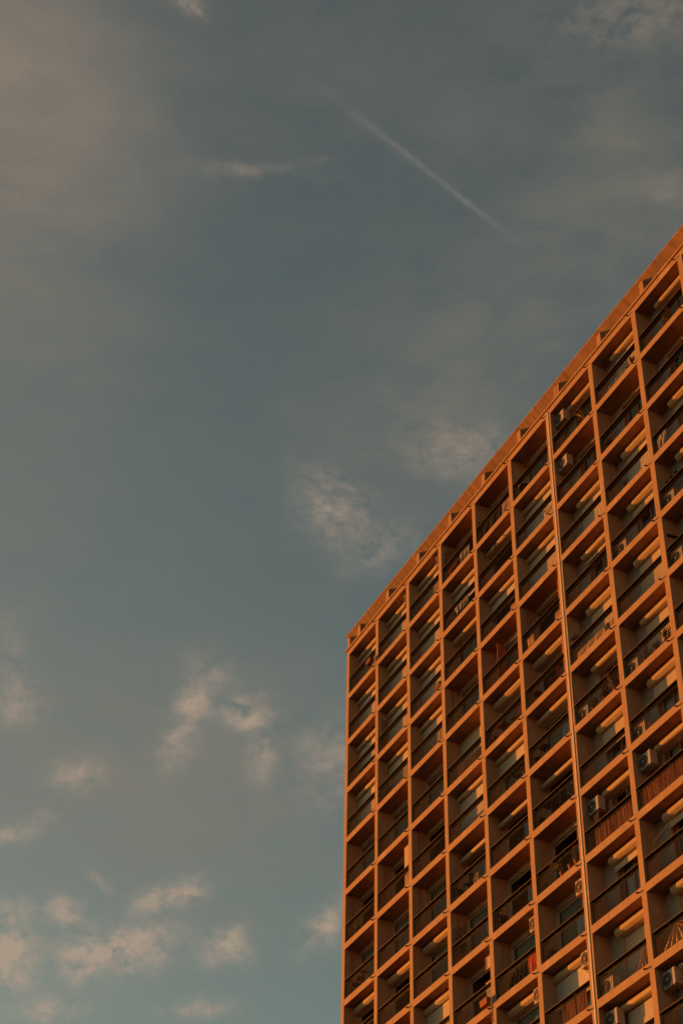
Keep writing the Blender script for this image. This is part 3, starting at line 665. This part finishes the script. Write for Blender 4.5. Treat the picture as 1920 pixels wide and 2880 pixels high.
chair('garden_chair', 'dark garden chair with solid back nearest the downpipe', 5, 6, 2.14, .32, 'blackmetal', -1.3, .92)
chair('garden_chair', 'black metal armchair with sunlit frame left of pale slatted boards', 3, 6, 1.22, .30, 'blackmetal', -1.2, .82)
chair('garden_chair', 'black metal chair in the left corner of the balcony with pale slatted boards', 3, 6, .36, .30, 'blackmetal', 1.4, .80)
chair('garden_chair', 'dim metal chair with pale posts in the left corner under a grey window', 4, 7, .42, .30, 'blackmetal', 1.3, .82)
chair('garden_chair', 'sunlit cane chair at the right end under a half lowered shutter', 4, 5, 2.18, .30, 'trellis', -1.2, .74)
stool('round_stool', 'black round topped stool nearest the left corner of the building', 0, 6, .62, .26, 'blackmetal', .20, .56)
stool('round_stool', 'pale legged round stool between a black stool and a terracotta one', 0, 6, 1.12, .26, 'grey', .20, .66)
stool('round_stool', 'terracotta coloured round stool right of the pale legged one', 0, 6, 1.55, .26, 'terracotta', .20, .80)
b = MB()
for q in range(5): b.box(q*.085, q*.085+.06, 0, .02, 0, .66+.03*(q % 2))
t = b.build('slatted_boards', 'palewood', None, P(3, 6, 1.58, .26)); tag(t, 'pale slatted boards leaning between the black armchair and the fin', 'boards')
t = thing('round_table', 'round table with a sunlit metal hoop in a top balcony left of the downpipe', 'table', P(5, 0, .55, .34))
MB().lathe([(.30, .56), (.30, .585), (.1, .587)], (0, 0, 0), 28).build('top', 'trellis', t)
MB().tube([(.30*math.cos(a*.2243), .30*math.sin(a*.2243), .60) for a in range(29)], .011, 5, False).build('hoop', 'rope', t)
for q in range(3): MB().tube([(math.cos(q*2.1)*.26, math.sin(q*2.1)*.2, 0), (math.cos(q*2.1)*.08, math.sin(q*2.1)*.08, .56)], .012, 6).build('leg', 'blackmetal', t)
# bags
def bag(name, label, i, k, x, y, w, d, h, m_='black'):
    b = MB(); n = 10; prof = []
    for j in range(7):
        v = j/6; s_ = (.75+.5*v-.75*v**3)
        prof.append([(w*s_*math.cos(2*math.pi*q/n)*(1+.12*math.sin(3*q+j)), d*s_*math.sin(2*math.pi*q/n)*(1+.1*math.sin(2*q+j)), h*v) for q in range(n)])
    vs = [p for r_ in prof for p in r_]; fs = [(j*n+q, j*n+(q+1) % n, (j+1)*n+(q+1) % n, (j+1)*n+q) for j in range(6) for q in range(n)] + [tuple(reversed(range(n))), tuple(6*n+q for q in range(n))]
    t = thing(name, label, 'bag', P(i, k, x, y)); b.add(vs, fs).build('body', m_, t, smooth=True)
    MB().tube([(-.08, 0, h*.97), (-.06, 0, h+.10), (.06, 0, h+.10), (.08, 0, h*.97)], .01, 5).build('handle', m_, t)
bag('rubbish_bag', 'bulky black bag in the left corner by the dark slatted garden table', 5, 6, .22, .30, .22, .16, .52)
bag('rubbish_bag', 'wide black bag in the left corner under the bluish curtain', 5, 8, .36, .30, .30, .18, .46)
bag('laundry_basket', 'round dark basket in the left corner below the trailing plants', 5, 7, .26, .26, .17, .16, .38, 'grey')
for x, z, r_, lab in ((.24, 1.18, .12, 'left one of three dark round bags hanging above a handrail at the right edge'), (.52, 1.22, .12, 'middle one of three dark round bags hanging above a handrail'), (.80, 1.26, .11, 'right one of three dark round bags hanging above a handrail')):
    t = thing('hanging_bag', lab, 'bag', P(8, 3, x, .34, z), 'dark bags hanging in a row')
    MB().lathe([(.03, 0), (r_*.8, .05), (r_, .13), (r_*.8, .22), (.03, .26)], (0, 0, 0), 12).build('body', 'black', t, smooth=True)
    MB().tube([(0, 0, .25), (0, 0, zc(3)-zf(3)-z)], .006, 4).build('cord', 'black', t)
# panels, boards, cabinets, racks
t = thing('standing_board', 'big weathered wooden board standing upright with one sunlit edge', 'board', P(4, 3, 1.12, .10))
MB().box(.0, .03, .06, .52, 0, 2.12).build('edge_plank', 'redwood', t)
b = MB()
for q in range(9): b.box(.031+q*.2, .031+q*.2+.19, .50, .52, 0, 2.12+.004*(q % 3))
b.build('planking', 'board', t)
t = thing('tall_cabinet', 'tall pinkish cabinet at the right end of a balcony with a mesh laundry rack', 'cabinet', P(1, 5, 2.32, .22))
MB().box(0, .78, 0, .42, .0, 2.2).build('body', 'panel', t); MB().box(.02, .385, -.014, 0, .05, 2.15).build('door', 'panel', t); MB().box(.395, .76, -.014, 0, .05, 2.15).build('door', 'panel', t)
t = MB().box(0, .05, -.0, .40, 0, 2.05).box(.05, .22, .0, .025, 0, 2.05).build('wind_panel', 'redwood', None, P(5, 3, 2.86, .14)); tag(t, 'orange lit wooden wind panel above the pale planter', 'panel')
t = MB().box(0, .05, -.0, .40, 0, 1.92).box(.05, .22, .0, .025, 0, 1.92).build('wind_panel', 'redwood', None, P(5, 4, 2.82, .14)); tag(t, 'orange lit wooden wind panel behind the red slatted folding chair', 'panel')
t = thing('white_cabinet', 'white cabinet with a brown lid behind the bars above the red flower box', 'cabinet', P(3, 8, 2.46, .16))
MB().box(0, .55, 0, .34, 0, 1.12).build('body', 'shut2', t); MB().prism_x([(-.02, 1.12), (-.02, 1.15), (.36, 1.24), (.36, 1.12)], -.02, .57).build('lid', 'redwood', t)
t = thing('leaning_board', 'orange board leaning under a wall air conditioner behind the bamboo screen', 'board', P(6, 7, .12, .26))
MB().add([(0, 0, .75), (.46, 0, .75), (.56, 0, 1.58), (.22, 0, 1.52), (0, .03, .75), (.46, .03, .75), (.56, .03, 1.58), (.22, .03, 1.52)], [(0,1,2,3),(7,6,5,4),(0,4,5,1),(1,5,6,2),(2,6,7,3),(3,7,4,0)]).build('sheet', 'redwood', t)
MB().box(.05, .09, .03, .06, 0, 1.4).box(.36, .40, .03, .06, 0, 1.4).build('prop', 'board', t)
b = MB()
for q in range(3): b.tube([(.03, .22+q*.13, .42), (.03, .22+q*.13, 2.05)], .011, 5)
for q in range(12): b.tube([(.03, .21, .48+q*.14), (.03, .49, .48+q*.14)], .010, 5)
t = b.build('wall_trellis', 'trellis', None, P(1, 2, 0, 0)); tag(t, 'tall brown square trellis fixed to the side wall of a balcony near the corner', 'trellis')
b = MB()
for q in range(9): b.tube([(.02+q*.095, .30, .02), (.02+q*.095+.22, .32, .72)], .010, 4); b.tube([(.25+q*.095, .33, .02), (.03+q*.095, .31, .72)], .010, 4)
t = b.build('folded_lattice', 'trellis', None, P(1, 3, 0, 0)); tag(t, 'brown diamond lattice leaning behind bars below the tall trellis', 'trellis')
b = MB()
for y in (.21, .58): b.tube([(.06, y, 1.05), (.06, y, 1.95)], .014, 6)
for z in (1.1, 1.5, 1.9): b.tube([(.06, .21, z), (.06, .58, z)], .012, 6); b.tube([(.06, .21, z), (.26, .21, z+.03)], .012, 6); b.tube([(.06, .58, z), (.26, .58, z+.03)], .012, 6)
b.tube([(.26, .21, 1.53), (.26, .58, 1.53)], .012, 6); b.tube([(.26, .21, 1.93), (.26, .58, 1.93)], .012, 6)
t = b.build('folded_rack', 'blackmetal', None, P(3, 0, 0, 0)); tag(t, 'black folded drying rack on the side wall above the red laundry', 'rack')
b = MB()
for q in range(24): b.box(.35+q*.085, .356+q*.085, .18, .186, .05, .48)
for q in range(5): b.box(.33, 2.35, .178, .184, .08+q*.1, .086+q*.1)
for q in range(5): b.box(.35+q*.49, .36+q*.49, .18, .38, .05, .48)
b.box(.33, 2.35, .18, .38, .25, .256)
t = b.build('wire_rack', 'rope', None, P(7, 0, 0, 0)); tag(t, 'long low wire shelf rack on the floor of a top balcony', 'rack')
t = MB().tube([(1.28, .25, 0), (1.28, .25, zc(1)-zf(1))], .02, 8).build('tension_pole', 'blackmetal', None, P(4, 1, 0, 0)); tag(t, 'dark vertical pole from floor to ceiling below the black clothes', 'pole')
t = MB().tube([(.12, .14, .95), (.14, .14, 1.25), (1.28, .16, 1.30)], .009, 6).build('drying_arm', 'blackmetal', None, P(4, 1, 0, 0)); tag(t, 'thin bent rail running from the side wall to the dark pole', 'rail')
t = MB().tube([(.055, .13, 1.66), (.055, .62, 1.70)], .045, 12).box(.0, .02, .2, .24, 1.6, 1.7).build('wall_tube', 'blackmetal', None, P(8, 4, 0, 0)); tag(t, 'black rolled tube fixed across a side wall at the right edge', 'tube')
b = MB()
for q in range(4): b.tube([(.05, .18+q*.09, 1.32+.05*q), (.16, .20+q*.09, 1.48+.04*q)], .02, 7)
b.tube([(.05, .12, 1.36), (.05, .55, 1.52)], .02, 7)
t = b.build('wall_hooks', 'grey', None, P(6, 4, 0, 0)); tag(t, 'grey hooks with rolled cords on the side wall above the long tan cloth', 'hooks')
# mesh on two railings, kept as parts of the building
def mesh_panel(i, k):
    b = MB(); w = wid(i); n = int(w/.075)
    for q in range(n): x = XS[i]+.12+(w-.16)*q/n; b.box(x-.004, x+.004, .04, .046, zf(k)+.06, zf(k)+.78)
    for q in range(10): z = zf(k)+.08+q*.075; b.box(XS[i]+.11, XS[i]+w-.04, .036, .044, z-.004, z+.004)
    b.build('railing_mesh', 'bal', BLD)
mesh_panel(0, 0); mesh_panel(2, 0); mesh_panel(1, 3); mesh_panel(2, 3)
# bicycle
t = thing('bicycle', 'black bicycle with one wheel showing behind bars at the right picture edge', 'bicycle', P(8, 1, 1.55, .28))
for x in (0, 1.0):
    w_ = MB(); w_.ring_y(x, .33, 0, .32, .018); wo = w_.build('wheel', 'blackmetal', t)
    q_ = MB()
    for a in range(12): q_.tube([(x, 0, .33), (x+.31*math.cos(a*.5236), 0, .33+.31*math.sin(a*.5236))], .0025, 3)
    q_.build('spokes', 'metal', wo)
MB().tube([(0, 0, .33), (.38, 0, .33), (.30, 0, .82), (.82, 0, .80), (.38, 0, .33)], .016, 6).tube([(.82, 0, .80), (1.0, 0, .33)], .015, 6).tube([(0, 0, .33), (.31, 0, .75)], .012, 6).build('frame', 'blackmetal', t)
MB().box(.2, .42, -.06, .06, .90, .95).build('saddle', 'black', t); MB().tube([(.82, 0, .80), (.80, 0, .98), (.80, -.24, 1.0)], .012, 6).tube([(.80, 0, .98), (.80, .18, 1.0)], .012, 6).build('handlebar', 'blackmetal', t)
# loose cables
t = MB().tube([(2.98, -.03, .10), (3.02, -.04, -.15), (3.06, -.03, -.45), (3.14, -.03, -.68), (3.22, -.02, -.74)], .008, 5).build('loose_cable', 'blackmetal', None, P(3, 8, 0, 0)); tag(t, 'loose dark cable dangling below the red flower box', 'cable')
t = MB().tube([(3.03, -.03, .16), (3.08, -.05, -.2), (3.10, -.03, -.55), (3.12, -.03, -.8)], .007, 5).build('loose_cable', 'blackmetal', None, P(3, 8, 0, 0)); tag(t, 'second, straighter dark cable dangling below the red flower box', 'cable')
t = MB().tube([(.55, .10, 1.36), (1.3, .10, 1.50), (2.2, .08, 1.72)], .004, 4).build('washing_line', 'rope', None, P(7, 8, 0, 0)); tag(t, 'thin pale line slanting across a balcony below the right bamboo screen', 'clothes line')
t = MB().tube([(.02, .30, 1.30), (.5, .45, 1.46), (1.0, .60, 1.75)], .006, 4).build('washing_line', 'rope', None, P(7, 3, 0, 0)); tag(t, 'pale wire hanging across the beige wall above a floor air conditioner', 'clothes line')
